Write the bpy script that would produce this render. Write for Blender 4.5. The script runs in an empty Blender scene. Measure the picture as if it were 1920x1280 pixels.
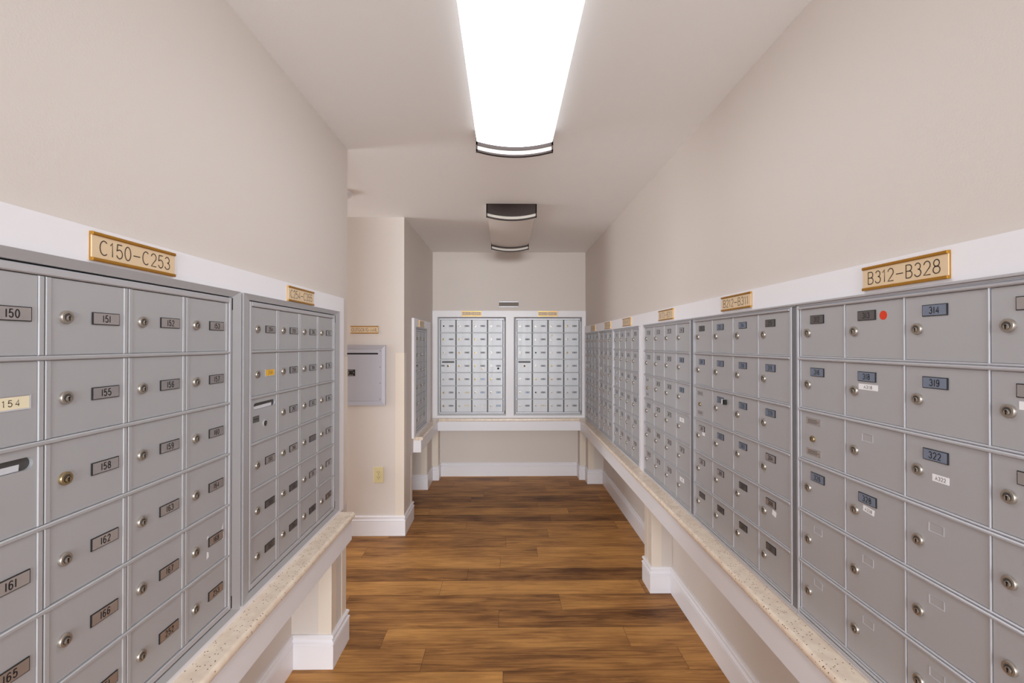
import bpy, bmesh, math, random
from mathutils import Vector
random.seed(7)
S = bpy.context.scene
COL = S.collection

# ---------------------------------------------------------------- camera
H = 1.472                       # eye height
cd = bpy.data.cameras.new('camera'); cam = bpy.data.objects.new('camera', cd); COL.objects.link(cam)
cd.sensor_width = 36; cd.lens = 16.0; cd.clip_start = 0.02
FPX = 1920 * 16 / 36.0
cam.location = (0, 0, H)
cam.rotation_euler = (math.radians(90) + math.atan(5 / FPX), 0, -math.atan(12 / FPX))
S.camera = cam
# ---------------------------------------------------------------- world, exposure
w = bpy.data.worlds.new('world'); S.world = w; w.use_nodes = True
bgn = w.node_tree.nodes['Background']
bgn.inputs[0].default_value = (.91, .96, 1.0, 1); bgn.inputs[1].default_value = 1.35
S.view_settings.view_transform = 'Standard'; S.view_settings.look = 'None'
S.view_settings.gamma = 1; S.view_settings.use_curve_mapping = False
S.view_settings.exposure = 0.60
S.cycles.max_bounces = 10; S.cycles.diffuse_bounces = 6; S.cycles.glossy_bounces = 4
S.cycles.use_denoising = True
# unseen area light added behind the camera to brighten the far walls
ld = bpy.data.lights.new('rear_fill_light', 'AREA'); ld.shape = 'RECTANGLE'; ld.size = 3.2; ld.size_y = 1.0; ld.energy = 305; ld.color = (.93, .97, 1)
lo_ = bpy.data.objects.new('rear_fill_light', ld); COL.objects.link(lo_); lo_.location = (.4, -7, 1.85); lo_.rotation_euler = (math.radians(90), 0, 0)
# area light added out of view in the left corridor to brighten the ceiling
lc = bpy.data.lights.new('corridor_fill_light', 'AREA'); lc.shape = 'RECTANGLE'; lc.size = 1.1; lc.size_y = 1.9; lc.energy = 31; lc.color = (.92, .965, 1)
lq = bpy.data.objects.new('corridor_fill_light', lc); COL.objects.link(lq); lq.location = (-4.8, 2.9, 1.1); lq.rotation_euler = (math.radians(94), 0, math.radians(-90))
LAMP = 3.15                      # strength of the lit ceiling fixture

# ---------------------------------------------------------------- materials
def lin(c):
    return tuple(((v / 255 + .055) / 1.055) ** 2.4 if v > 10 else v / 255 / 12.92 for v in c)
MATS = {}
def mat(name, rgb, rough=.6, metal=0.0, spec=.5, emit=None, es=0, coat=0):
    m = bpy.data.materials.new(name); m.use_nodes = True
    b = m.node_tree.nodes['Principled BSDF']
    b.inputs['Base Color'].default_value = (*lin(rgb), 1)
    b.inputs['Roughness'].default_value = rough; b.inputs['Metallic'].default_value = metal
    b.inputs['Specular IOR Level'].default_value = spec
    if coat: b.inputs['Coat Weight'].default_value = coat
    if emit:
        b.inputs['Emission Color'].default_value = (*emit, 1); b.inputs['Emission Strength'].default_value = es
    MATS[name] = m; return m
def nodes(m): return m.node_tree.nodes, m.node_tree.links, m.node_tree.nodes['Principled BSDF']
def paint(name, rgb, rough, bump=.02, scale=260):
    m = mat(name, rgb, rough, spec=.35); N, L, B = nodes(m)
    g = N.new('ShaderNodeNewGeometry'); n = N.new('ShaderNodeTexNoise'); n.inputs['Scale'].default_value = scale
    L.new(g.outputs['Position'], n.inputs['Vector'])
    b = N.new('ShaderNodeBump'); b.inputs['Strength'].default_value = bump; b.inputs['Distance'].default_value = .002
    L.new(n.outputs['Fac'], b.inputs['Height']); L.new(b.outputs[0], B.inputs['Normal'])
    return m
M_WALL = paint('wall_paint', (220, 211, 204), .55, .12)
M_CEIL = paint('ceiling_paint', (248, 248, 248), .8, .1)
M_TRIM = paint('white_trim_paint', (242, 240, 244), .32, .01)
M_GUARD = mat('cream_corner_guard', (232, 220, 206), .35)
M_BLACK = mat('black', (14, 13, 13), .6)
M_DARKGAP = mat('shadow_gap_metal', (78, 75, 74), .6, .1)
M_DIV = mat('divider_recess_shade', (98, 96, 97), .5, .2)  # same metal as the bank, recess shade put into the colour
def alu_mat(name, rgb, rough, metal=.8):
    m = mat(name, rgb, rough, metal); N, L, B = nodes(m)
    g = N.new('ShaderNodeNewGeometry'); mp = N.new('ShaderNodeMapping'); mp.inputs['Scale'].default_value = (55, 55, 2.2)
    n = N.new('ShaderNodeTexNoise'); n.inputs['Scale'].default_value = 1.0; n.inputs['Detail'].default_value = 3
    L.new(g.outputs['Position'], mp.inputs[0]); L.new(mp.outputs[0], n.inputs['Vector'])
    r = N.new('ShaderNodeMapRange'); r.inputs[3].default_value = rough - .05; r.inputs[4].default_value = rough + .06
    L.new(n.outputs['Fac'], r.inputs[0]); L.new(r.outputs[0], B.inputs['Roughness'])
    return m
M_ALU = alu_mat('satin_aluminium', (190, 190, 193), .47, .4)
M_ALUR = alu_mat('satin_aluminium_rails', (198, 198, 203), .42, .45)
M_PLATE = mat('engraved_plate', (196, 192, 192), .24, .8)
M_STEEL = mat('channel_steel', (128, 130, 136), .4, .4)
M_SIDE = mat('lens_side', (250, 250, 250), .5, emit=(.9, .955, 1.0), es=.45)
M_PLATEN = mat('engraved_plate_matt', (160, 160, 164), .5, .05)
M_PLATEB = mat('engraved_plate_blue_reflection', (128, 139, 158), .3, .3)  # bluish reflection on the metal put into the plate colour
M_PLATED = mat('engraved_plate_dark', (108, 105, 105), .3, .4)  # on number plates: dark reflection put into the colour
M_CREAM = mat('cream_card', (240, 228, 196), .6)
M_YELLOW = mat('yellow_card', (236, 184, 60), .5)
M_WHITE = mat('white_label', (245, 244, 246), .6)
M_RED = mat('red_dot', (222, 62, 28), .5)
M_NICKEL = mat('nickel', (176, 167, 157), .33, .8)
M_BRASS = mat('aged_brass', (166, 146, 112), .33, .85)
M_KEY = mat('keyhole', (22, 18, 16), .5)
M_INK = mat('engraving_black', (24, 22, 24), .5)
M_INKB = mat('engraving_brown', (66, 50, 38), .5)
M_GOLD = mat('gold_anodised', (196, 146, 62), .3, .85)
M_SIGN = mat('sign_face', (228, 202, 166), .4)
M_IVORY = mat('ivory_plastic', (226, 212, 164), .35)
M_BOX = mat('outgoing_box_grey', (186, 186, 196), .4, .1)
M_BRONZE = mat('bronze_fixture', (50, 34, 29), .5, .1)
M_LENS = mat('lit_lens', (250, 250, 250), .5, emit=(.90, .955, 1.0), es=LAMP)
M_LENS_OFF = mat('unlit_lens', (238, 232, 226), .45)
M_INSERT = mat('frosted_insert', (226, 218, 208), .5)
M_PAPER = mat('paper', (208, 207, 211), .7)
M_MIRROR = mat('empty_holder_back', (104, 92, 83), .5, .2)

# stone ledge: beige with brown flecks
M_STONE = mat('flecked_stone', (222, 200, 178), .22); N, L, B = nodes(M_STONE)
g = N.new('ShaderNodeNewGeometry'); v = N.new('ShaderNodeTexVoronoi'); v.inputs['Scale'].default_value = 120
n1 = N.new('ShaderNodeTexNoise'); n1.inputs['Scale'].default_value = 30; n1.inputs['Detail'].default_value = 5
L.new(g.outputs['Position'], v.inputs['Vector']); L.new(g.outputs['Position'], n1.inputs['Vector'])
sp = N.new('ShaderNodeSeparateColor'); L.new(v.outputs['Color'], sp.inputs[0])
lt = N.new('ShaderNodeMath'); lt.operation = 'LESS_THAN'; lt.inputs[1].default_value = .42; L.new(sp.outputs[0], lt.inputs[0])
d = N.new('ShaderNodeMath'); d.operation = 'LESS_THAN'; d.inputs[1].default_value = .22; L.new(v.outputs['Distance'], d.inputs[0])
mu = N.new('ShaderNodeMath'); mu.operation = 'MULTIPLY'; L.new(lt.outputs[0], mu.inputs[0]); L.new(d.outputs[0], mu.inputs[1])
cr = N.new('ShaderNodeValToRGB'); cr.color_ramp.elements[0].color = (*lin((236, 216, 196)), 1); cr.color_ramp.elements[1].color = (*lin((248, 232, 212)), 1)
cr.color_ramp.elements[0].position = .35; cr.color_ramp.elements[1].position = .62
L.new(n1.outputs['Fac'], cr.inputs[0])
mx = N.new('ShaderNodeMix'); mx.data_type = 'RGBA'; L.new(mu.outputs[0], mx.inputs[0]); L.new(cr.outputs[0], mx.inputs[6])
mx.inputs[7].default_value = (*lin((132, 92, 60)), 1); L.new(mx.outputs[2], B.inputs['Base Color'])

# plank floor
M_FLOOR = mat('wood_planks', (150, 105, 62), .46, spec=.18); N, L, B = nodes(M_FLOOR)
def math_n(op, a, b=None, c=None):
    m = N.new('ShaderNodeMath'); m.operation = op
    for i, x in enumerate((a, b, c)):
        if x is None: continue
        if isinstance(x, (int, float)): m.inputs[i].default_value = x
        else: L.new(x, m.inputs[i])
    return m.outputs[0]
g = N.new('ShaderNodeNewGeometry'); sx = N.new('ShaderNodeSeparateXYZ'); L.new(g.outputs['Position'], sx.inputs[0])
PW, PL = .157, 1.22
yy = math_n('DIVIDE', math_n('ADD', sx.outputs[1], -.017 + 8 * PW), PW)
row = math_n('FLOOR', yy); fy = math_n('FRACT', yy)
wn = N.new('ShaderNodeTexWhiteNoise'); wn.noise_dimensions = '1D'; L.new(row, wn.inputs['W'])
xx = math_n('DIVIDE', math_n('ADD', sx.outputs[0], math_n('MULTIPLY', wn.outputs['Value'], 5.1)), PL)
pi_ = math_n('FLOOR', xx); fx = math_n('FRACT', xx)
cmb = N.new('ShaderNodeCombineXYZ'); L.new(row, cmb.inputs[0]); L.new(pi_, cmb.inputs[1])
w2 = N.new('ShaderNodeTexWhiteNoise'); w2.noise_dimensions = '2D'; L.new(cmb.outputs[0], w2.inputs['Vector'])
gv = N.new('ShaderNodeCombineXYZ')
L.new(math_n('MULTIPLY', sx.outputs[0], 2.6), gv.inputs[0]); L.new(math_n('MULTIPLY', sx.outputs[1], 40), gv.inputs[1])
L.new(math_n('MULTIPLY', w2.outputs['Value'], 60), gv.inputs[2])
ns = N.new('ShaderNodeTexNoise'); ns.inputs['Scale'].default_value = 1.0; ns.inputs['Detail'].default_value = 7; ns.inputs['Roughness'].default_value = .62
ns.inputs['Distortion'].default_value = 1.3
L.new(gv.outputs[0], ns.inputs['Vector'])
gv2 = N.new('ShaderNodeCombineXYZ')
L.new(math_n('MULTIPLY', sx.outputs[0], 3.0), gv2.inputs[0]); L.new(math_n('MULTIPLY', sx.outputs[1], 8), gv2.inputs[1])
L.new(math_n('MULTIPLY', w2.outputs['Value'], 33), gv2.inputs[2])
n2 = N.new('ShaderNodeTexNoise'); n2.inputs['Scale'].default_value = 1.0; n2.inputs['Detail'].default_value = 3
L.new(gv2.outputs[0], n2.inputs['Vector'])
f0 = math_n('ADD', math_n('MULTIPLY', ns.outputs['Fac'], .62), math_n('MULTIPLY', n2.outputs['Fac'], .38))
fac = math_n('ADD', f0, math_n('MULTIPLY', math_n('SUBTRACT', w2.outputs['Value'], .47), .20))
cr = N.new('ShaderNodeValToRGB'); e = cr.color_ramp.elements
e[0].position = .30; e[0].color = (*lin((92, 58, 34)), 1)
e[1].position = .76; e[1].color = (*lin((218, 160, 94)), 1)
for p, c in ((.42, (138, 95, 56)), (.52, (172, 122, 70)), (.62, (196, 143, 82))):
    k = e.new(p); k.color = (*lin(c), 1)
L.new(fac, cr.inputs[0])
edge = math_n('MAXIMUM', math_n('LESS_THAN', fy, .012), math_n('LESS_THAN', fx, .0018))
mx = N.new('ShaderNodeMix'); mx.data_type = 'RGBA'; L.new(math_n('MULTIPLY', edge, .7), mx.inputs[0]); L.new(cr.outputs[0], mx.inputs[6])
mx.inputs[7].default_value = (*lin((60, 38, 22)), 1); L.new(mx.outputs[2], B.inputs['Base Color'])
bp = N.new('ShaderNodeBump'); bp.inputs['Strength'].default_value = .12; bp.inputs['Distance'].default_value = .002
L.new(ns.outputs['Fac'], bp.inputs['Height']); L.new(bp.outputs[0], B.inputs['Normal'])

# ---------------------------------------------------------------- mesh builder
class MB:
    def __init__(s): s.v = []; s.f = []; s.m = []; s.mats = []
    def mi(s, m):
        if m not in s.mats: s.mats.append(m)
        return s.mats.index(m)
    def face(s, pts, m):
        i = len(s.v); s.v += [tuple(p) for p in pts]; s.f.append(tuple(range(i, i + len(pts)))); s.m.append(s.mi(m))
    def box(s, x0, x1, y0, y1, z0, z1, m):
        i = len(s.v); k = s.mi(m)
        s.v += [(x0, y0, z0), (x1, y0, z0), (x1, y1, z0), (x0, y1, z0), (x0, y0, z1), (x1, y0, z1), (x1, y1, z1), (x0, y1, z1)]
        for q in ((3, 2, 1, 0), (4, 5, 6, 7), (0, 1, 5, 4), (1, 2, 6, 5), (2, 3, 7, 6), (3, 0, 4, 7)):
            s.f.append(tuple(i + a for a in q)); s.m.append(k)
    def panel(s, x0, x1, z0, z1, d0, d1, c, m):
        # block standing off the wall (front = -y) with chamfered front edges; d = depth out of the wall
        i = len(s.v); k = s.mi(m); b = -(d1 - c)
        s.v += [(x0, -d0, z0), (x1, -d0, z0), (x1, -d0, z1), (x0, -d0, z1), (x0, b, z0), (x1, b, z0), (x1, b, z1), (x0, b, z1),
                (x0 + c, -d1, z0 + c), (x1 - c, -d1, z0 + c), (x1 - c, -d1, z1 - c), (x0 + c, -d1, z1 - c)]
        fs = [(0, 3, 2, 1), (8, 9, 10, 11)]
        for a in range(4):
            n = (a + 1) % 4
            fs += [(a, n, n + 4, a + 4), (a + 4, n + 4, n + 8, a + 8)]
        for q in fs: s.f.append(tuple(i + a for a in q)); s.m.append(k)
    def lathe(s, cx, cz, prof, m, n=24, smooth=True):
        # profile (radius, depth) turned about the -y axis
        i = len(s.v); k = s.mi(m)
        for r, dd in prof:
            for a in range(n):
                t = 2 * math.pi * a / n; s.v.append((cx + r * math.cos(t), -dd, cz + r * math.sin(t)))
        for j in range(len(prof) - 1):
            for a in range(n):
                b = (a + 1) % n
                s.f.append((i + j * n + a, i + j * n + b, i + (j + 1) * n + b, i + (j + 1) * n + a)); s.m.append(k)
        s.f.append(tuple(i + (len(prof) - 1) * n + a for a in range(n))); s.m.append(k)
    def ring(s, x0, x1, z0, z1, l, r, t, b, din, dout, m, base=0):
        # mitred frame round an opening x0..x1, z0..z1; widths l r t b; depth din at the opening, dout at the outer edge
        I = [(x0, z0), (x1, z0), (x1, z1), (x0, z1)]; O = [(x0 - l, z0 - b), (x1 + r, z0 - b), (x1 + r, z1 + t), (x0 - l, z1 + t)]
        for a in range(4):
            n = (a + 1) % 4
            s.face([(I[a][0], -din, I[a][1]), (O[a][0], -dout, O[a][1]), (O[n][0], -dout, O[n][1]), (I[n][0], -din, I[n][1])], m)
            s.face([(O[a][0], -dout, O[a][1]), (O[a][0], -base, O[a][1]), (O[n][0], -base, O[n][1]), (O[n][0], -dout, O[n][1])], m)
            s.face([(I[a][0], -base, I[a][1]), (I[a][0], -din, I[a][1]), (I[n][0], -din, I[n][1]), (I[n][0], -base, I[n][1])], m)
    def holed(s, x0, x1, z0, z1, holes, y, m):
        bm = bmesh.new(); es = []
        for lp in [[(x0, z0), (x1, z0), (x1, z1), (x0, z1)]] + holes:
            vs = [bm.verts.new((p[0], y, p[1])) for p in lp]
            es += [bm.edges.new((vs[a], vs[(a + 1) % len(vs)])) for a in range(len(vs))]
        bmesh.ops.triangle_fill(bm, use_beauty=True, use_dissolve=False, edges=es)
        i = len(s.v); bm.verts.index_update(); s.v += [tuple(v.co) for v in bm.verts]; k = s.mi(m)
        for f in bm.faces:
            idx = [i + v.index for v in f.verts]
            if f.normal.y > 0: idx.reverse()
            s.f.append(tuple(idx)); s.m.append(k)
        bm.free()
    def mesh(s, name, smooth=False):
        me = bpy.data.meshes.new(name); me.from_pydata(s.v, [], s.f)
        for m in s.mats: me.materials.append(m)
        me.polygons.foreach_set('material_index', s.m)
        if smooth:
            me.polygons.foreach_set('use_smooth', [True] * len(me.polygons)); me.set_sharp_from_angle(angle=math.radians(35))
        me.update(); return me
    def build(s, name, parent=None, loc=(0, 0, 0), smooth=False):
        return add(name, s.mesh(name, smooth), parent, loc)
def add(name, me, parent=None, loc=(0, 0, 0)):
    o = bpy.data.objects.new(name, me); COL.objects.link(o); o.location = loc
    if parent: o.parent = parent
    return o
def empty(name, loc, rz=0):
    o = bpy.data.objects.new(name, None); COL.objects.link(o); o.location = loc; o.rotation_euler = (0, 0, rz); o.empty_display_size = .05
    return o
def tag(o, label=None, cat=None, group=None, kind=None):
    if label: o['label'] = label
    if cat: o['category'] = cat
    if group: o['group'] = group
    if kind: o['kind'] = kind
    return o
def sweep(mb, path, prof, m, side=1, closed=True, caps=True):
    # prof = (offset to the given side of the path, z), mitred at corners
    P = [Vector(p) for p in path]; n = len(P); k = mb.mi(m); base = len(mb.v); q = len(prof)
    for i in range(n):
        d1 = (P[i] - P[i - 1]).normalized() if i else None; d2 = (P[i + 1] - P[i]).normalized() if i < n - 1 else None
        if d1 is None: d1 = d2
        if d2 is None: d2 = d1
        n1 = Vector((-d1.y, d1.x)) * side; n2 = Vector((-d2.y, d2.x)) * side
        bis = (n1 + n2) / (1 + n1.dot(n2))
        for o, z in prof: mb.v.append((P[i].x + bis.x * o, P[i].y + bis.y * o, z))
    for i in range(n - 1):
        for j in range(q if closed else q - 1):
            j2 = (j + 1) % q; a = base + i * q
            mb.f.append((a + j, a + j2, a + q + j2, a + q + j)); mb.m.append(k)
    if caps:
        mb.f.append(tuple(base + j for j in range(q))); mb.m.append(k)
        mb.f.append(tuple(base + (n - 1) * q + j for j in reversed(range(q)))); mb.m.append(k)
def fixnormals(o):
    bm = bmesh.new(); bm.from_mesh(o.data); bmesh.ops.recalc_face_normals(bm, faces=bm.faces); bm.to_mesh(o.data); bm.free()

# ---------------------------------------------------------------- stroke lettering
def arc(cx, cy, rx, ry, a0, a1, n=12):
    return [(cx + rx * math.cos(math.radians(a0 + (a1 - a0) * i / n)), cy + ry * math.sin(math.radians(a0 + (a1 - a0) * i / n))) for i in range(n + 1)]
GL = {
 '0': (.6, [arc(.3, .5, .29, .5, 0, 360, 24)]), 'O': (.76, [arc(.38, .5, .38, .5, 0, 360, 24)]),
 '1': (.34, [[(.02, .78), (.2, 1), (.2, 0)]]), 'I': (.12, [[(.06, 0), (.06, 1)]]),
 '2': (.6, [arc(.3, .71, .28, .29, 170, -35, 12) + [(.02, 0), (.6, 0)]]),
 '3': (.6, [arc(.28, .75, .25, .25, 160, -80, 12), arc(.28, .27, .30, .27, 90, -165, 14)]),
 '4': (.6, [[(.46, 0), (.46, 1), (.02, .28), (.6, .28)]]),
 '5': (.6, [[(.55, 1), (.12, 1), (.06, .55)] + arc(.3, .32, .28, .32, 130, -160, 14)]),
 '6': (.6, [arc(.3, .30, .27, .30, 0, 360, 20), [(.03, .34)] + arc(.34, .6, .31, .40, 170, 40, 8)]),
 '7': (.56, [[(.02, 1), (.56, 1), (.2, 0)]]),
 '8': (.6, [arc(.3, .75, .24, .25, 0, 360, 20), arc(.3, .26, .29, .26, 0, 360, 20)]),
 '9': (.6, [arc(.3, .70, .27, .30, 0, 360, 20), [(.57, .66)] + arc(.26, .4, .31, .40, -10, -140, 8)]),
 '-': (.80, [[(.04, .46), (.76, .46)]]), ' ': (.3, []),
 'A': (.68, [[(0, 0), (.34, 1), (.68, 0)], [(.11, .33), (.57, .33)]]),
 'B': (.62, [[(.02, 0), (.02, 1), (.3, 1)] + arc(.32, .76, .24, .24, 90, -90, 8) + [(.02, .52)], [(.3, .52)] + arc(.33, .26, .27, .26, 90, -90, 8) + [(.02, 0)]]),
 'C': (.72, [arc(.38, .5, .36, .5, 48, 312, 18)]), 'D': (.68, [[(.02, 0), (.02, 1), (.28, 1)] + arc(.28, .5, .38, .5, 90, -90, 14) + [(.02, 0)]]),
 'U': (.62, [[(.02, 1), (.02, .3)] + arc(.31, .3, .29, .3, 180, 360, 10) + [(.6, 1)]]), 'T': (.6, [[(0, 1), (.6, 1)], [(.3, 1), (.3, 0)]]),
 'G': (.76, [arc(.38, .5, .37, .5, 50, 335, 18) + [(.73, .45), (.42, .45)]]), 'N': (.62, [[(.02, 0), (.02, 1), (.6, 0), (.6, 1)]]),
 'M': (.74, [[(.02, 0), (.02, 1), (.37, .1), (.72, 1), (.72, 0)]]), 'L': (.5, [[(.02, 1), (.02, 0), (.5, 0)]]),
}
def text(mb, s, cx, cz, h, width, stroke, y, m, gap=.2, plain1=False):
    # centred line of stroke lettering of height h squeezed to width on the plane y
    W = 0; items = []
    for ch in s:
        if plain1 and ch == '1': gw, ls = .16, [[(.08, 0), (.08, 1)]]
        else: gw, ls = GL[ch]
        items.append((W, ls)); W += gw + gap
    W -= gap; sxx = width / W if width else h; hs = stroke / 2
    for x0, ls in items:
        for pl in ls:
            p = [(cx - W * sxx / 2 + (x0 + a) * sxx, cz - h / 2 + b * h) for a, b in pl]
            n = len(p); i0 = len(mb.v); k = mb.mi(m); closed = math.dist(p[0], p[-1]) < 1e-6
            for i in range(n):
                a = p[i - 1] if i else (p[-2] if closed else None); b = p[i + 1] if i < n - 1 else (p[1] if closed else None)
                def nn(u, v):
                    l = math.dist(u, v) or 1; return (-(v[1] - u[1]) / l, (v[0] - u[0]) / l)
                n1 = nn(a, p[i]) if a else nn(p[i], b); n2 = nn(p[i], b) if b else n1
                dn = 1 + n1[0] * n2[0] + n1[1] * n2[1]; dn = max(dn, .55)
                bx, bz = (n1[0] + n2[0]) / dn * hs, (n1[1] + n2[1]) / dn * hs
                mb.v += [(p[i][0] + bx, y, p[i][1] + bz), (p[i][0] - bx, y, p[i][1] - bz)]
            for i in range(n - 1):
                a = i0 + 2 * i; mb.f.append((a, a + 1, a + 3, a + 2)); mb.m.append(k)

# ---------------------------------------------------------------- the room
XL, XR, YB, YE, YO = -.79, .864, 4.91, 2.28, 3.53     # walls: left, right, back; end of the left wall; outgoing-mail wall
XF = -.785; ZC = 2.444; ZS = .552                     # far left wall; ceiling; underside of the walls over the knee space
def struct(mb, name, smooth=False): return tag(mb.build(name, smooth=smooth), kind='structure')
b = MB(); b.box(-4.6, 1.5, -1.2, 5.5, -.05, 0, M_FLOOR); struct(b, 'floor')
b = MB()
for y0, y1, z0, z1 in ((-1.2, 2.3, ZC, ZC), (2.3, 5.5, ZC, ZC + .0245)):
    b.face([(-4.6, y0, z0), (-4.6, y1, z1), (1.5, y1, z1), (1.5, y0, z0)], M_CEIL)
    b.face([(-4.6, y0, 2.55), (1.5, y0, 2.55), (1.5, y1, 2.55), (-4.6, y1, 2.55)], M_CEIL)
struct(b, 'ceiling')
ZT = 2.5
b = MB(); b.box(-4.6, XL, -1.0, YE, ZS, ZT, M_WALL); b.box(-4.6, -.975, -1.0, 2.094, 0, ZS, M_WALL); b.box(-4.6, -.795, 2.094, YE, 0, ZS, M_WALL); struct(b, 'wall_left')
b = MB(); b.box(-4.6, XF, YO, 5.4, ZS, ZT, M_WALL); b.box(-4.6, XF, YO, 3.84, 0, ZS, M_WALL); b.box(-4.6, -.966, 3.84, 4.634, 0, ZS, M_WALL); b.box(-4.6, -.80, 4.634, 5.4, 0, ZS, M_WALL); struct(b, 'wall_far_left')
b = MB(); b.box(XF, XR, YB, 5.4, ZS, ZT, M_WALL); b.box(-.8, .875, 5.10, 5.4, 0, ZS, M_WALL); b.box(-.80, -.733, 4.95, 5.1, 0, ZS, M_WALL); b.box(.811, .875, 4.95, 5.1, 0, ZS, M_WALL); struct(b, 'wall_back')
b = MB(); b.box(XR, 1.45, -1.0, 5.4, ZS, ZT, M_WALL); b.box(.99, 1.45, -1.0, 2.70, 0, ZS, M_WALL); b.box(.868, 1.45, 2.70, 2.83, 0, ZS, M_WALL); b.box(1.035, 1.45, 2.83, 4.804, 0, ZS, M_WALL); b.box(.875, 1.45, 4.804, 5.4, 0, ZS, M_WALL); struct(b, 'wall_right')

BBP = [(0, 0), (.014, 0), (.014, .104), (.0115, .106), (.0115, .109), (.0165, .112), (.0165, .118), (.012, .122), (.0070, .129), (.0080, .134), (.0145, .138), (.0145, .146), (.009, .152), (0, .152)]
def baseboard(name, path, side):
    b = MB(); sweep(b, path, BBP, M_TRIM, side); o = b.build(name); fixnormals(o); tag(o, kind='structure')
baseboard('baseboard_left', [(-.975, -.95), (-.975, 2.094), (-.795, 2.094), (-.795, YE), (-4.55, YE)], -1)
baseboard('baseboard_far_left', [(-4.55, YO), (XF, YO), (XF, 3.84), (-.966, 3.84), (-.966, 4.634), (-.80, 4.634), (-.80, 4.95)], -1)
baseboard('baseboard_back', [(-.80, 4.95), (-.733, 4.95), (-.733, 5.10), (.811, 5.10), (.811, 4.95), (.875, 4.95)], -1)
baseboard('baseboard_right', [(.875, 4.95), (.875, 4.804), (1.035, 4.804), (1.035, 2.83), (.868, 2.83), (.868, 2.70), (.99, 2.70), (.99, -.95)], -1)

# cream corner guards: (corner x, y, direction of the leg along x, along y, z range)
TR = [0]
def trim(b):
    TR[0] += 1; o = struct(b, 'trim_%d' % TR[0]); return o
def guard(x, y, sx_, sy, z0, z1, lw=.058, t=.002):
    b = MB()                 # leg on the y-facing side and leg on the x-facing side, wrapped round the corner
    xs = sorted((x + sx_ * lw, x - sx_ * t)); b.box(xs[0], xs[1], *sorted((y, y - sy * t)), z0, z1, M_GUARD)
    ys = sorted((y + sy * lw, y)); b.box(*sorted((x, x - sx_ * t)), ys[0], ys[1], z0, z1, M_GUARD)
    trim(b)
guard(XL, YE, -1, -1, .685, 1.41)
guard(-.795, YE, -1, -1, .15, .55)
guard(-.795, 2.094, -1, 1, .15, .55)
guard(XF, YO, -1, 1, .15, 1.405, .066)
guard(XF, 3.84, -1, -1, .15, .55)
guard(-.80, 4.634, -1, 1, .15, .55)
guard(-.733, 4.95, -1, 1, .15, .55)
guard(.811, 4.95, 1, 1, .15, .55)
guard(.875, 4.804, 1, 1, .15, .55)
guard(.868, 2.70, 1, 1, .15, .55)
guard(.868, 2.83, 1, -1, .15, .55)

# white painted boards round the mailbox banks.  rects on a wall: (u0,u1,z0,z1)
def boards(kind, rects, t):
    b = MB()
    for u0, u1, z0, z1 in rects:
        if kind == 'L': b.box(XL, XL + t, u0, u1, z0, z1, M_TRIM)
        if kind == 'F': b.box(XF, XF + t, u0, u1, z0, z1, M_TRIM)
        if kind == 'R': b.box(XR - t, XR, u0, u1, z0, z1, M_TRIM)
        if kind == 'B': b.box(u0, u1, YB - t, YB, z0, z1, M_TRIM)
    trim(b)

# bank placements: door area start (viewer's left), bottom z, columns, rows
PU, PV = .170, .1427
PVR = .1445
BANKS = {}
# ---------------------------------------------------------------- mailbox parts
CACHE = {}
def cached(key, fn):
    if key not in CACHE: CACHE[key] = fn()
    return CACHE[key]
def lock_mesh(kind):
    def f():
        b = MB()
        if kind == 'hole':
            b.lathe(0, 0, [(.0085, 0), (.0085, .0006)], M_BLACK, 18); return b.mesh('lock_hole')
        m = M_BRASS if kind in ('brass', 'small') else M_NICKEL; s = .72 if kind == 'small' else 1
        b.lathe(0, 0, [(.0120 * s, 0), (.0118 * s, .0036), (.0108 * s, .0052), (.0074 * s, .0054), (.0068 * s, .0038)], m, 28)
        b.lathe(.0006, -.0022 * s, [(.0050 * s, .0036), (.0050 * s, .0066), (.0045 * s, .0070)], m, 20)
        b.box(-.0005, .0017, -.0074, -.0070, -.0060 * s, .0008 * s, M_KEY); b.lathe(.0006, .0003 * s, [(.0019 * s, .0070), (.0019 * s, .0074)], M_KEY, 10); b.lathe(0, -.0002, [(.0066 * s, .0038), (.0066 * s, .0040)], M_DARKGAP, 20)
        return b.mesh('lock', True)
    return cached(('lock', kind), f)
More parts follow.
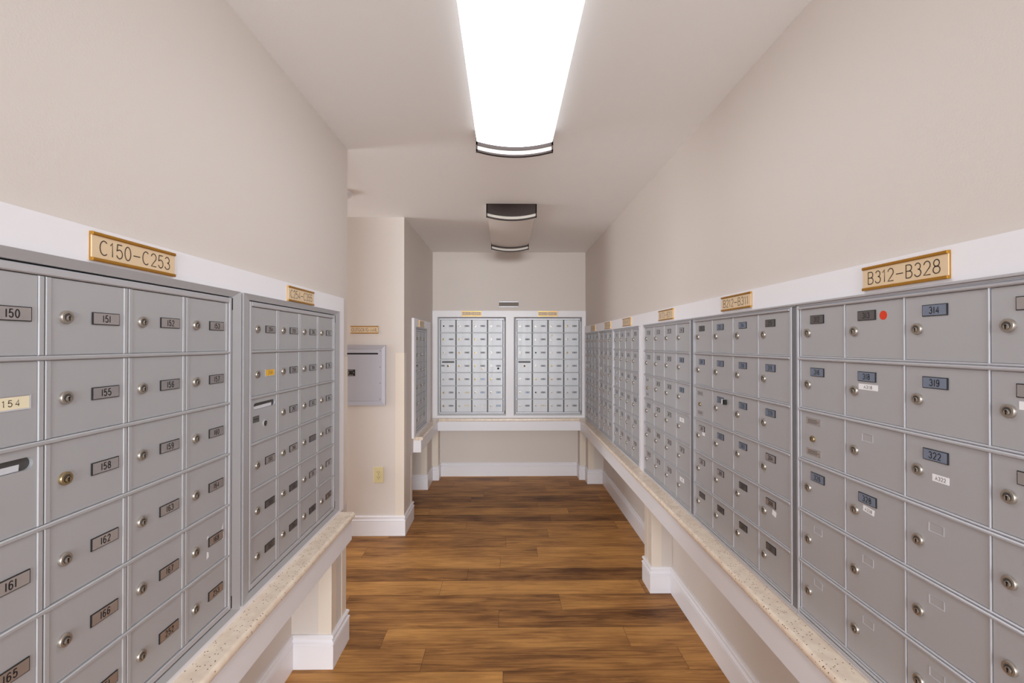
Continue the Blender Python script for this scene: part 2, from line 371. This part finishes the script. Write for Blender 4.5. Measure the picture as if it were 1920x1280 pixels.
def plate_mesh(num, variant, w, h):
    def f():
        b = MB()
        if variant in ('cream', 'yellow', 'white'):
            face = {'cream': M_CREAM, 'yellow': M_YELLOW, 'white': M_WHITE}[variant]
            b.ring(-w / 2 + .002, w / 2 - .002, -h / 2 + .002, h / 2 - .002, .002, .002, .002, .002, .0004, .0012, M_ALUR)
            b.panel(-w / 2 + .002, w / 2 - .002, -h / 2 + .002, h / 2 - .002, 0, .0006, .0001, face)
            if num: text(b, num, 0, 0, h * .42, w * .42, .0012, -.0008, M_INKB if variant != 'white' else M_INK, .5)
            return b.mesh('number_plate')
        if variant == 'empty':      # shallow pressed recess without a plate
            b.ring(-w * .27, w * .27, -h * .33, h * .33, .0015, .0015, .0015, .0015, .0001, .0009, M_ALUR); return b.mesh('number_plate')
        vv = 'plain' if (w < .0495 and variant == 'std') else variant
        fm = {'plain': M_PLATEN, 'blue': M_PLATEB, 'dark': M_PLATED}.get(vv, M_PLATE)
        b.panel(-w / 2, w / 2, -h / 2, h / 2, 0, .0022, .0004, M_INK)
        b.face([(-w / 2 + .0016, -.0024, -h / 2 + .0014), (w / 2 - .0016, -.0024, -h / 2 + .0014), (w / 2 - .0016, -.0024, h / 2 - .0014), (-w / 2 + .0016, -.0024, h / 2 - .0014)], fm)
        if num:
            tw = sum(.16 if c == '1' else .6 for c in num) * .0098 + .0034 * (len(num) - 1)
            text(b, num, 0, 0, .0128, tw, .0017, -.0027, M_INK, .35, True)
        return b.mesh('number_plate')
    return cached(('plate', num, variant, w), f)
def capsule(cx, cz, w, h, n=10):
    r = h / 2
    return [(cx + w / 2 - r + r * math.cos(math.radians(a)), cz + r * math.sin(math.radians(a))) for a in [-90 + 180 * i / n for i in range(n + 1)]] + \
           [(cx - w / 2 + r - r * math.cos(math.radians(a)), cz - r * math.sin(math.radians(a))) for a in [-90 + 180 * i / n for i in range(n + 1)]]
def slot_cut(b, x0, x1, z0, z1, cx, cz, w, h, depth, m, back, paper=True):
    lp = capsule(cx, cz, w, h); b.holed(x0, x1, z0, z1, [lp], -depth, m)
    n = len(lp)
    for i in range(n):
        a, c = lp[i], lp[(i + 1) % n]; b.face([(a[0], -depth, a[1]), (c[0], -depth, c[1]), (c[0], -.0015, c[1]), (a[0], -.0015, a[1])], m)
    b.face([(p[0], -.0015, p[1]) for p in lp], back)
    if paper: b.face([(cx - w * .44, -.005, cz - h * .46), (cx + w * .36, -.005, cz - h * .46), (cx + w * .39, -.0022, cz + h * .20), (cx - w * .44, -.0022, cz + h * .12)], M_PAPER)
def door_mesh(style, pu, pv, kind):
    def f():
        b = MB(); rail = .0085 if style != 'R' else .0125
        z0, z1 = rail / 2, pv - rail / 2
        if style == 'L':
            x0, x1 = .0105, pu - .0105; D = .009
            b.panel(.001, .0108, z0, z1, 0, .0108, .0012, M_ALU); b.panel(pu - .0108, pu - .001, z0, z1, 0, .0108, .0012, M_ALU)
        elif style == 'B': x0, x1 = .0065, pu - .0065; D = .009
        else: x0, x1 = .0022, pu - .0022; D = .015
        if kind == 'slot':
            dd = D - .001
            for q in ((x0, x0 + .0004, z0, z1), (x1 - .0004, x1, z0, z1)): b.box(q[0], q[1], -D, 0, q[2], q[3], M_ALU)
            b.box(x0, x1, -D, 0, z0, z0 + .0004, M_ALU); b.box(x0, x1, -D, 0, z1 - .0004, z1, M_ALU)
            slot_cut(b, x0, x1, z0, z1, pu / 2, pv * .80, pu * .80, .021, D, M_ALU, M_DARKGAP, style == 'L')
        else:
            b.panel(x0, x1, z0, z1, 0, D, .0012, M_ALU)
        return b.mesh('door')
    return cached(('door', style, pu, pv, kind), f)
def sticker_mesh(w, h, txt=None, m=None, round_=False):
    def f():
        b = MB()
        if round_: b.lathe(0, 0, [(w / 2, 0), (w / 2, .0004)], m or M_RED, 24)
        else: b.box(-w / 2, w / 2, -.0005, 0, -h / 2, h / 2, m or M_WHITE)
        if txt: text(b, txt, 0, 0, h * .52, min(w * .62, .024), .0009, -.0007, M_INK, .3)
        return b.mesh('sticker')
    return cached(('sticker', w, h, txt, str(m), round_), f)

def bank(label, loc, rz, ncol, nrow, style, pu, pv, marg, nums, opts=None, slot=None, door_label=None):
    # loc = lower left corner of the door area on the wall; local x runs along the wall, -y out of it
    opts = opts or {}
    ml, mr, mt, mb_ = marg
    root = empty('mailbox_bank', loc, rz)
    tag(root, label, 'mailboxes', 'aluminium mailbox banks set into the walls')
    W, Ht = ncol * pu, nrow * pv
    b = MB()
    b.box(-.012, W + .012, -.003, 0, -.006, Ht + .006, M_DIV if style == 'B' else M_DARKGAP)
    if style == 'R':
        for k in range(nrow + 1):
            z = k * pv; b.panel(-.004, W + .004, z - .0058, z + .0012, .003, .0215, .0022, M_ALUR); b.panel(-.004, W + .004, z + .0016, z + .0062, .003, .0185, .0016, M_ALUR)
        for k in range(ncol + 1): b.panel(k * pu - .0016, k * pu + .0016, 0, Ht, .003, .0172, .0007, M_ALUR)
        b.panel(-ml, -.005, -mb_, Ht + mt - .008, 0, .020, .002, M_ALUR); b.panel(W + .005, W + .013, -mb_, Ht + mt - .008, 0, .020, .002, M_ALUR)
        if mr > .015: b.panel(W + .0132, W + mr, -mb_, Ht + mt - .008, 0, .0185, .003, M_STEEL)
        b.panel(-ml, W + mr, Ht + .0065, Ht + mt - .0075, .002, .0195, .001, M_ALUR); b.panel(-ml, W + mr, -mb_, -.0085, 0, .021, .002, M_ALUR)
        b.box(-ml, W + mr, -.011, 0, Ht + mt - .009, Ht + mt - .004, M_BLACK)
        b.panel(-ml, W + mr, Ht + mt - .0055, Ht + mt, 0, .0235, .001, M_ALUR)
    else:
        for k in range(1, nrow):
            z = k * pv; b.panel(-.004, W + .004, z - .0038, z + .0038, .003, .0138, .0016, M_ALU)
        st = .0115                              # inner stile, dark gap, mitred outer flange
        b.panel(-st, -.0005, -st, Ht + st, 0, .0135, .002, M_ALUR); b.panel(W + .0005, W + st, -st, Ht + st, 0, .0135, .002, M_ALUR)
        b.panel(-.0005, W + .0005, Ht - .003, Ht + st, 0, .0135, .002, M_ALUR); b.panel(-.0005, W + .0005, -st, .003, 0, .0135, .002, M_ALUR)
        for z_ in (-st, Ht - .022): b.box(W + st + .0002, W + st + .0075, -.0128, -.001, z_, z_ + .034, M_BLACK)
        gp = .0035 if style == 'L' else .0028; i = st + gp
        b.box(-i, W + i, -.002, 0, -i, Ht + i, M_BLACK)  # shadow line of the frame gap put in as black backing
        fw = [max(m - i, .004) for m in (ml, mr, mt, mb_)]
        b.ring(-i, W + i, -i, Ht + i, *fw, .0125 if style == 'L' else .010, .019 if style == 'L' else .017, M_ALU)
    fr = b.build('frame', root)
    pw, ph = (.053, .023) if style == 'R' else (.060, .0235)
    if style == 'B': pw, ph = .049, .017
    if pu < .16: pw = .053
    D = .015 if style == 'R' else .009
    for r in range(nrow):
        for c in range(ncol):
            x, z = c * pu, (nrow - 1 - r) * pv; o = opts.get((r, c), {})
            special = slot and (r, c) == slot
            dk = 'slot' if (special and style != 'R') else 'plain'
            dr = add('door', door_mesh(style, pu, pv, dk), root, (x, 0, z))
            if style == 'R': lx, lz, px, pz = .031, pv - .073, .0695, pv - .037
            else: lx, lz, px, pz = .037, pv * .5, pu - .052, pv * .5 + .001
            if special and style == 'R':
                add('lock', lock_mesh('small'), dr, (pu * .30, -D, pv * .46))['label'] = 'small brass lock'
                for zz in (.79, .20):
                    b = MB(); b.panel(-.029, .029, -.0095, .0095, 0, .0008, .0002, M_PLATE)
                    for q in (.004, 0, -.004): b.box(-.022, .022 - abs(q) * 2, -.001, -.0008, q - .0006, q + .0006, M_INKB)
                    add('instruction_plate', cached(('instr',), lambda: b.mesh('instruction_plate')), dr, (pu * .31, -D, pv * zz))
                continue
            if special:
                lk = {'L': (.5, .37, 'hole'), 'B': (.5, .50, 'brass')}[style]
                b = MB(); b.lathe(0, 0, [(.0125, 0), (.0125, .002), (.010, .0025)], M_ALUR if style == 'L' else M_BRASS, 24); b.lathe(0, 0, [(.0088, .0024), (.0088, .0028)], M_BLACK, 20)
                if style == 'L': b.box(.000, .003, -.0034, -.0028, -.006, .004, M_BRASS)
                add('lock', cached(('slotlock', style), lambda: b.mesh('lock', True)), dr, (pu * lk[0], -D, pv * lk[1]))
                if o.get('small', True):
                    b = MB(); b.panel(-.018, .018, -.010, .010, 0, .001, .0002, M_PLATED); b.box(-.013, .013, -.0013, -.001, -.001, .001, M_INK)
                    add('instruction_plate', cached(('slotplate',), lambda: b.mesh('instruction_plate')), dr, (.030, -D, pv * .52))
                continue
            lo = add('lock', lock_mesh(o.get('lock', 'nickel')), dr, (lx, -D, lz))
            if o.get('lock') == 'hole': lo.name = 'lock_hole'; lo['label'] = 'open black lock hole without a cylinder'
            if o.get('lock') == 'brass': lo['label'] = 'brass-coloured lock'
            n = nums(r, c); var = o.get('plate', 'std' if n else 'empty')
            po = add('number_plate', plate_mesh(n, var, pw, ph), dr, (px, -D, pz))
            if var in ('cream', 'yellow', 'white'): po['label'] = var + ' face on the number plate'
            if var == 'empty': po['label'] = 'empty recess without a number plate'
            for (nm, me, dx, dz, tilt, lb) in o.get('stick', []):
                s = add(nm, me, dr, (dx, -D, dz)); s.rotation_euler = (0, tilt, 0)
                if lb: s['label'] = lb
    return root

def seq(rows):
    return lambda r, c: (rows[r][c] if r < len(rows) and c < len(rows[r]) else '')
def run(start, nrow, ncol, slot=None, last=None):
    rows = []; k = start
    for r in range(nrow):
        rr = []
        for c in range(ncol):
            if slot == (r, c): rr.append(''); continue
            rr.append(str(k) if last is None or k <= last else ''); k += 1
        rows.append(rr)
    return seq(rows)
RL, RR = math.radians(90), math.radians(-90)

# left wall, near: doors Y .612 .. 1.292, local x = +Y
tape = MB()
for q in (((.024, .006), (.031, .012), (.033, .030), (.028, .020)), ((.029, -.016), (.035, -.012), (.035, .006), (.031, .002)), ((-.036, -.020), (-.029, -.024), (-.028, -.036), (-.037, -.040)), ((-.036, .010), (-.030, .014), (-.029, .020), (-.035, .018))):
    tape.face([(x, -.0003, z) for x, z in q], M_WHITE)
tape_me = tape.mesh('tape_residue')
bank('silver mailbox bank nearest the left edge, numbered 150 to 253, with a mail slot', (XL, 1.2916 - 4 * PU, .735), RL, 4, 6, 'L', PU, PV, (.044, .0445, .0325, .032),
     seq([['150', '151', '152', '153'], ['154', '155', '156', '157'], ['', '158', '159', '160'], ['161', '162', '163', '164'], ['165', '166', '167', '168'], ['250', '251', '252', '253']]),
     {(1, 0): {'plate': 'cream'}, (2, 1): {'lock': 'brass'}, (2, 0): {'small': False},
      (4, 3): {'stick': [('tape_residue', tape_me, PU - .052, PV * .5, 0, 'torn white tape residue')]}}, (2, 0))
PU2 = .1665
bank('silver mailbox bank with one yellow card, beside the end of the left wall', (XL, 1.406, .735), RL, 4, 6, 'L', PU2, PV, (.055, .053, .0325, .032),
     seq([['254', '255', '256', '257'], ['258', '259', '260', '261'], ['', '262', '263', '264'], ['265', '266', '', '268'], ['269', '350', '351', '352'], ['353', '354', '355', '356']]),
     {(1, 0): {'plate': 'yellow'}, (5, 3): {'plate': 'std'}, (3, 2): {'plate': 'dark'}, (4, 0): {'plate': 'dark'}, (4, 1): {'plate': 'dark'}, (5, 1): {'plate': 'dark'}, (5, 2): {'plate': 'dark'}, (5, 0): {'plate': 'dark'}}, (2, 0))
boards('L', [(-.95, 2.20, 1.6225, 1.692), (-.95, 2.20, .682, .7025), (1.3365, 1.350, .7025, 1.6225), (2.127, 2.20, .7025, 1.6225), (-.95, .5670, .7025, 1.6225)], .012)

# far left alcove bank
bank('narrow silver mailbox bank on the alcove wall, three doors wide', (XF, 3.93, .735), RL, 3, 6, 'L', .164, PV, (.028, .040, .030, .030), run(100, 6, 3, (2, 0)), {}, (2, 0))
boards('F', [(3.82, 4.66, 1.622, 1.692), (3.82, 4.66, .682, .703), (3.82, 3.900, .703, 1.622), (4.464, 4.66, .703, 1.622)], .020)

# back wall banks
YK = YB
PUB = .1695
k = YB / 853.3
def ux(px): return (px - 948) * (YB - .012) / 853.3
bank('silver seven-row mailbox bank on the back wall under the 200 to 223 sign', (ux(825.6), YB, .738), 0, 4, 7, 'B', PUB, .1428, (.030, .028, .027, .033),
     run(200, 7, 4, (3, 0), 223),
     {(0, 0): {'lock': 'hole'}, (1, 0): {'lock': 'brass'}, (1, 1): {'lock': 'brass'}, (1, 2): {'lock': 'brass'}, (2, 1): {'lock': 'brass'}, (2, 2): {'lock': 'brass'}, (3, 1): {'lock': 'brass'},
      (3, 2): {'lock': 'brass', 'stick': [('knob', lock_mesh('small'), PUB - .055, .040, 0, 'small brass stud')]},
      (3, 3): {'stick': [('sticker', sticker_mesh(.024, .024, None, M_BLACK, True), PUB - .055, .044, 0, 'round black dot')]},
      (4, 1): {'lock': 'brass'}, (4, 2): {'plate': 'blue', 'lock': 'brass'}, (4, 3): {'lock': 'brass'}, (5, 0): {'lock': 'brass'}, (5, 1): {'plate': 'cream'}, (5, 2): {'plate': 'blue'}, (5, 3): {'plate': 'blue'},
      (6, 0): {'lock': 'brass'}, (6, 1): {'plate': 'cream'}, (6, 2): {'plate': 'white'}, (6, 3): {'plate': 'blue'}, (0, 3): {'plate': 'white'}}, (3, 0))  # white plate in the top row: glare on metal put into its colour
bank('silver seven-row mailbox bank on the back wall under the 300 to 326 sign', (ux(968.6), YB, .738), 0, 4, 7, 'B', PUB, .1428, (.030, .028, .027, .033),
     run(300, 7, 4, (3, 0), 326),
     {(2, 1): {'lock': 'hole'}, (5, 1): {'lock': 'hole'}, (0, 3): {'lock': 'brass'}, (2, 3): {'lock': 'brass'}, (3, 2): {'lock': 'brass'}, (4, 1): {'lock': 'brass'}, (4, 2): {'lock': 'brass'},
      (1, 2): {'stick': [('knob', lock_mesh('small'), .040, .114, 0, 'small brass stud above the lock')]}, (5, 0): {'plate': 'blue'}, (3, 0): {'small': False}, (6, 1): {'plate': 'cream'}}, (3, 0))
xa0, xa1 = ux(825.6) - .030, ux(825.6) + 4 * PUB + .028
xb0, xb1 = ux(968.6) - .030, ux(968.6) + 4 * PUB + .028
zt_, zb_ = .738 + 7 * .1428 + .027, .705
boards('B', [(XF, XR, zt_, 1.831), (XF, XR, .682, zb_), (XF, xa0, zb_, zt_), (xa1, xb0, zb_, zt_), (xb1, XR, zb_, zt_)], .014)

# right wall banks: local x runs towards the camera (-Y)
def rbank(label, yfar, ncol, nums, opts, pu=.170, slot=(2, 0), marg=(.014, .014, .0135, .020)):
    return bank(label, (XR, yfar, .7125), RR, ncol, 6, 'R', pu, PVR * .9965, marg, nums, opts, slot)
blue = {'plate': 'blue'}
A318 = sticker_mesh(.056, .0135, 'A318'); A322 = sticker_mesh(.034, .014, 'A322'); A328 = sticker_mesh(.032, .0135, 'A328'); WS = sticker_mesh(.024, .014)
rbank('silver mailbox bank nearest the right edge, with a red dot on door 313', 1.2968, 4,
      seq([['312', '313', '314', '315'], ['316', '318', '319', '320'], ['', '', '322', '324'], ['326', '328', '', ''], ['', '', '', ''], ['', '', '', '']]),
      {(0, 0): {'plate': 'dark'}, (0, 1): {'plate': 'dark', 'stick': [('sticker', sticker_mesh(.0205, .0205, None, M_RED, True), .116, PVR - .040, 0, 'round red dot sticker')]},
       (0, 2): blue, (1, 0): blue, (1, 1): {'plate': 'blue', 'stick': [('sticker', A318, .072, PVR - .062, 0, 'white label reading A318')]}, (1, 2): blue,
       (1, 3): {'stick': [('sticker', WS, .058, PVR - .062, 0, 'white label')]},
       (2, 2): {'plate': 'blue', 'stick': [('sticker', A322, .079, PVR - .081, 0, 'white label reading A322')]}, (3, 0): blue,
       (3, 1): {'plate': 'blue', 'stick': [('sticker', A328, .072, PVR - .062, .1, 'white label reading A328')]}})
bw = MB(); bw.box(-.013, .001, -.009, 0, -.009, .009, M_WHITE); bw.box(.001, .014, -.011, 0, -.0095, .0095, M_BLACK); bwm = bw.mesh('magnet_clip')
rbank('silver mailbox bank with a black and white clip, under the 212 to 311 sign', 2.026, 4,
      seq([['212', '213', '214', '215'], ['216', '217', '218', '219'], ['', '227', '228', '229'], ['301', '302', '303', '304'], ['305', '306', '307', '308'], ['', '309', '310', '311']]),
      {(0, 0): {'plate': 'dark'}, (0, 1): blue, (0, 2): blue, (0, 3): {'plate': 'dark'}, (1, 0): blue, (1, 1): blue, (1, 2): blue, (1, 3): blue,
       (2, 1): {'plate': 'blue', 'stick': [('clip', bwm, .107, PVR - .040, 0, 'white clip with a black end')]}, (2, 2): blue, (2, 3): blue,
       (3, 0): {'stick': [('sticker', WS, .083, PVR - .058, 0, 'small white label')]}, (3, 1): blue, (3, 2): blue,
       (4, 3): {'stick': [('sticker', sticker_mesh(.020, .016), .086, PVR - .064, .2, 'small white label')]}, (4, 2): {'plate': 'dark'}, (5, 0): {'plate': 'dark'}, (5, 1): {'plate': 'dark'}, (5, 2): {'plate': 'dark'}, (5, 3): {'plate': 'dark'}}, marg=(.014, .0335, .0135, .020))
rbank('silver mailbox bank with a white card, just before the broad white strip', 2.762, 4, run(173, 6, 4, (2, 0)),
      {(2, 3): blue, (1, 3): blue, (3, 3): {'plate': 'white'}, (5, 3): {'plate': 'white'}}, marg=(.014, .037, .0135, .020))
rbank('silver mailbox bank just beyond the broad white strip on the right wall', 3.545, 4, run(150, 6, 4, (2, 0)), {}, .1668)
rbank('narrow three-door-wide silver mailbox bank in the right wall row', 4.095, 3, run(130, 6, 3, (2, 0)), {}, .1668)
rbank('silver mailbox bank touching the back corner, farthest on the right wall', 4.790, 4, run(106, 6, 4, (2, 0)), {}, .160)
zt_ = .7125 + 6 * PVR * .9965 + .0135
zb_ = .6925
def ends(y, n, pu=.170, mr=.014): return (y - n * pu - mr, y + .014)
rs = sorted([ends(1.2968, 4), ends(2.026, 4, .17, .0335), ends(2.762, 4, .17, .037), ends(3.545, 4, .1668), ends(4.095, 3, .1668), ends(4.790, 4, .160)])
rects = [(-.95, YB - .014, zt_, 1.662), (-.95, YB - .014, .682, zb_)]; prev = -.95
for a, c in rs:
    if a - prev > .002: rects.append((prev, a, zb_, zt_))
    prev = c
rects.append((prev, YB - .014, zb_, zt_))
boards('R', rects, .012)

# ---------------------------------------------------------------- stone ledges
def ledge(label, path, side):
    root = empty('stone_ledge', (path[0][0], path[0][1], .55))
    tag(root, label, 'ledge')
    off = Vector((-path[0][0], -path[0][1], -.55))
    b = MB(); z0, z1 = .654, .682
    nose = [(.001, z0), (.070, z0)] + [(.072 + .010 * math.cos(t), (z0 + z1) / 2 + .014 * math.sin(t)) for t in [math.radians(-75 + 150 * i / 8) for i in range(9)]] + [(.070, z1), (.001, z1)]
    sweep(b, path, nose, M_STONE, side); o = b.build('slab', root, off); fixnormals(o)
    b = MB(); sweep(b, path, [(.001, ZS), (.064, ZS), (.066, ZS + .002), (.066, .652), (.064, .6539), (.001, .6539)], M_TRIM, side)
    o = b.build('apron', root, off); fixnormals(o); o['label'] = 'white painted apron'
ledge('speckled beige stone ledge with white apron, under the left mailboxes', [(XL, -.94), (XL, 2.158)], -1)
ledge('long U-shaped beige stone ledge running round the back and right walls', [(XF, 3.885), (XF, YB), (XR, YB), (XR, -.94)], -1)

# ---------------------------------------------------------------- gold range signs
def sign(label, txt, loc, rz, w, h=.055, tw=None, th=None):
    root = empty('range_sign', loc, rz); tag(root, label, 'sign', 'gold-framed lettered signs on the walls')
    b = MB(); b.panel(-w / 2, w / 2, h / 2 - .0065, h / 2, 0, .0075, .0012, M_GOLD); b.panel(-w / 2, w / 2, -h / 2, -h / 2 + .0065, 0, .0075, .0012, M_GOLD)
    b.box(-w / 2, w / 2, -.002, 0, -h / 2 + .006, h / 2 - .006, M_GOLD); b.build('holder', root)
    b = MB(); b.box(-w / 2 + .001, w / 2 - .001, -.0045, -.002, -h / 2 + .0065, h / 2 - .0065, M_SIGN)
    text(b, txt, 0, 0, th or h * .50, tw or w * .84, .0021, -.0049, M_INKB, .22); b.build('sign_face', root)
def lsign(label, txt, y0, y1, z): sign(label, txt, (XL + .012, (y0 + y1) / 2, z), RL, y1 - y0)
def rsign(label, txt, y0, y1, z): sign(label, txt, (XR - .012, (y0 + y1) / 2, z), RR, y1 - y0)
lsign('large gold sign reading C150-C253 on the left wall', 'C150-C253', .860, 1.075, 1.6565)
lsign('gold sign reading C254-C355, near the end of the left wall', 'C254-C355', 1.630, 1.846, 1.654)
rsign('large gold sign reading B312-B328 on the right wall', 'B312-B328', .858, 1.068, 1.625)
rsign('gold sign reading B212-B311 on the right wall', 'B212-B311', 1.560, 1.775, 1.627)
rsign('gold sign over the bank just before the broad white strip', 'B173-B211', 2.29, 2.51, 1.627)
rsign('gold sign over the bank just beyond the broad white strip', 'B150-B172', 3.07, 3.285, 1.627)
rsign('gold sign over the three-door-wide bank of the right wall', 'B130-B149', 3.67, 3.885, 1.627)
rsign('gold sign on the right wall close to the back corner', 'B106-B129', 4.30, 4.515, 1.627)
sign('small gold sign on the alcove wall above the narrow mailbox bank', 'D100-D117', (XF + .020, 4.15, 1.655), RL, .215)
sign('gold sign reading D200-D223 on the back wall', 'D200-D223', ((884.4 - 948) * YB / 853.3, YB - .014, 1.799), 0, .217)
sign('gold sign reading D300-D326 on the back wall', 'D300-D326', ((1027 - 948) * YB / 853.3, YB - .014, 1.799), 0, .215)
sign('gold sign reading OUTGOING MAIL above the grey mail box', 'OUTGOING MAIL', ((684.8 - 948) * YO / 853.3, YO, H + 26.8 * YO / 853.3), 0, .213, .058, .196, .026)

# empty sign holder on the back wall
b = MB(); w_, h_ = .212, .062
b.panel(-w_ / 2, w_ / 2, h_ / 2 - .011, h_ / 2, 0, .008, .002, M_ALUR); b.panel(-w_ / 2, w_ / 2, -h_ / 2, -h_ / 2 + .011, 0, .008, .002, M_ALUR); b.box(-w_ / 2, w_ / 2, -.0015, 0, -h_ / 2 + .01, h_ / 2 - .01, M_MIRROR)
o = b.build('sign_holder', None, ((954 - 948) * YB / 853.3, YB, H + 74.7 * YB / 853.3))
tag(o, 'empty silver sign holder on the back wall above the mailboxes', 'sign holder')

# ---------------------------------------------------------------- outgoing mail box
x1 = (724.6 - 948) * YO / 853.3; x0 = x1 - .56; zt, zb = H - 1.7 * YO / 853.3, H - 113.3 * YO / 853.3
root = empty('outgoing_mail_box', ((x0 + x1) / 2, YO, zb)); tag(root, 'grey metal outgoing mail box set into the wall beside the outlet', 'mail box')
W2, HH = (x1 - x0) / 2, zt - zb
b = MB(); b.ring(-W2 + .030, W2 - .030, .030, HH - .030, .030, .030, .030, .030, .012, .022, M_BOX); b.build('frame', root)
b = MB(); slot_cut(b, -W2 + .031, W2 - .031, .031, HH - .031, .018, HH - .0665, 2 * W2 - .150, .0125, .010, M_BOX, M_BLACK, False)
b.build('door', root)
door = [o for o in root.children if o.name.startswith('door')][-1]
b = MB(); b.panel(-.048, .048, -.025, .025, 0, .002, .0003, M_BLACK)
b.lathe(-.006, 0, [(.010, .002), (.010, .0045), (.008, .005)], M_NICKEL, 20); b.lathe(-.006, 0, [(.005, .005), (.005, .0053)], M_KEY, 14)
for z in (.018, -.018):
    for q in range(7): b.box(-.040 + q * .011, -.032 + q * .011, -.0024, -.002, z - .002, z + .002, M_PLATE)
b.lathe(.037, 0, [(.0035, .002), (.0035, .003)], M_PLATE, 10)
lk = b.build('lock_plate', door, (-.002, -.010, HH / 2 + .018), smooth=False); lk['label'] = 'black lock plate with round keyhole'
for i in range(4):
    b = MB(); b.lathe(0, 0, [(.0032, 0), (.0026, .0018)], M_DARKGAP, 10); b.build('screw', door, (W2 - .042, -.010, .045 + i * (HH - .09) / 3))

# ---------------------------------------------------------------- wall outlet
xo, zo = (711.3 - 948) * YO / 853.3, H - 243.8 * YO / 853.3
root = empty('wall_outlet', (xo, YO, zo - .06)); tag(root, 'ivory double wall outlet below the outgoing mail box', 'outlet')
b = MB(); b.panel(-.038, .038, 0, .122, 0, .006, .003, M_IVORY); b.lathe(0, .061, [(.003, .006), (.0025, .0068)], M_NICKEL, 10); b.build('cover_plate', root)
for zc in (.041, .081):
    b = MB(); b.lathe(0, 0, [(.0165, 0), (.016, .002)], M_IVORY, 24)
    b.box(-.0085, -.0055, -.0024, -.002, 0, .009, M_KEY); b.box(.0055, .0085, -.0024, -.002, 0, .008, M_KEY); b.lathe(0, -.008, [(.0025, .002), (.0025, .0024)], M_KEY, 10)
    b.build('socket', root, (0, -.006, zc))

# ---------------------------------------------------------------- ceiling fixtures
def zceil(y): return ZC + max(0, y - 2.3) / 3.2 * .0245
def fixture(label, ya, yb, lit):
    xc, hw = .041, .176
    zc = min(zceil(ya), zceil(yb)) + .0005
    root = empty('ceiling_light', (xc, (ya + yb) / 2, zc)); tag(root, label, 'ceiling light', 'long ceiling lights down the middle of the room')
    L2 = (yb - ya) / 2; n = 20
    def low(x, c0, c1): t = x / hw; return -(c1 - (c1 - c0) * t * t)
    # lens: curved trough between the brackets
    b = MB(); lm = M_LENS if lit else M_LENS_OFF; hx = hw - .004
    pts = [(-hx, 0)] + [(-hx + 2 * hx * i / n, low(-hx + 2 * hx * i / n, .048, .074)) for i in range(n + 1)] + [(hx, 0)]
    for i in range(len(pts) - 1):
        (xa, za), (xb, zb2) = pts[i], pts[i + 1]
        b.face([(xa, -L2 + .018, za), (xb, -L2 + .018, zb2), (xb, L2 - .018, zb2), (xa, L2 - .018, za)], M_SIDE if (lit and i in (0, len(pts) - 2)) else lm)
    b.build('lens', root, smooth=True)
    for y in (-L2, L2 - .018):                      # arched end brackets with a frosted window
        b = MB(); y0, y1 = y, y + .018
        A = [-hw + 2 * hw * i / n for i in range(n + 1)]
        def band(lo0, lo1, hi0, hi1, xs=A):
            for i in range(len(xs) - 1):
                xa, xb = xs[i], xs[i + 1]
                a0, a1 = low(xa, lo0, lo1), low(xb, lo0, lo1); h0, h1 = (low(xa, hi0, hi1), low(xb, hi0, hi1)) if hi0 is not None else (0, 0)
                b.face([(xa, y0, a0), (xb, y0, a1), (xb, y0, h1), (xa, y0, h0)], M_BRONZE); b.face([(xb, y1, a1), (xa, y1, a0), (xa, y1, h0), (xb, y1, h1)], M_BRONZE)
                b.face([(xa, y0, a0), (xa, y1, a0), (xb, y1, a1), (xb, y0, a1)], M_BRONZE); b.face([(xa, y0, h0), (xb, y0, h1), (xb, y1, h1), (xa, y1, h0)], M_BRONZE)
        band(.064, .089, None, None); band(.092, .117, .084, .109)
        for s in (-1, 1):
            xs = sorted((s * hw, s * (hw - .007))); b.box(xs[0], xs[1], y0, y1, -.094, 0, M_BRONZE)
        br = b.build('end_bracket', root)
        b = MB(); xs = [-(hw - .007) + 2 * (hw - .007) * i / n for i in range(n + 1)]
        for i in range(n):
            xa, xb = xs[i], xs[i + 1]
            P = [(xa, low(xa, .0845, .1095)), (xb, low(xb, .0845, .1095)), (xb, low(xb, .0635, .0885)), (xa, low(xa, .0635, .0885))]
            b.face([(p[0], y + .006, p[1]) for p in P], M_INSERT); b.face([(p[0], y + .012, p[1]) for p in reversed(P)], M_INSERT)
        b.build('window', br)['label'] = 'frosted window strip'
fixture('long bright ceiling light, switched on, nearest the camera', .87, 2.087, True)
fixture('long ceiling light, switched off, with dark bronze ends', 3.167, 4.26, False)

# smoke detector just round the end of the left wall
b = MB(); prof = [(.066, 0), (.066, .012), (.058, .030), (.030, .038), (.002, .040)]
n = 28
for j in range(len(prof) - 1):
    for a in range(n):
        t0, t1 = 2 * math.pi * a / n, 2 * math.pi * (a + 1) / n
        (r0, d0), (r1, d1) = prof[j], prof[j + 1]
        b.face([(r0 * math.cos(t0), r0 * math.sin(t0), -d0), (r0 * math.cos(t1), r0 * math.sin(t1), -d0), (r1 * math.cos(t1), r1 * math.sin(t1), -d1), (r1 * math.cos(t0), r1 * math.sin(t0), -d1)], M_TRIM)
o = b.build('smoke_detector', None, (-1.055, 2.93, zceil(2.93)), smooth=True)
tag(o, 'white round smoke detector on the ceiling, peeking past the end of the left wall', 'smoke detector')
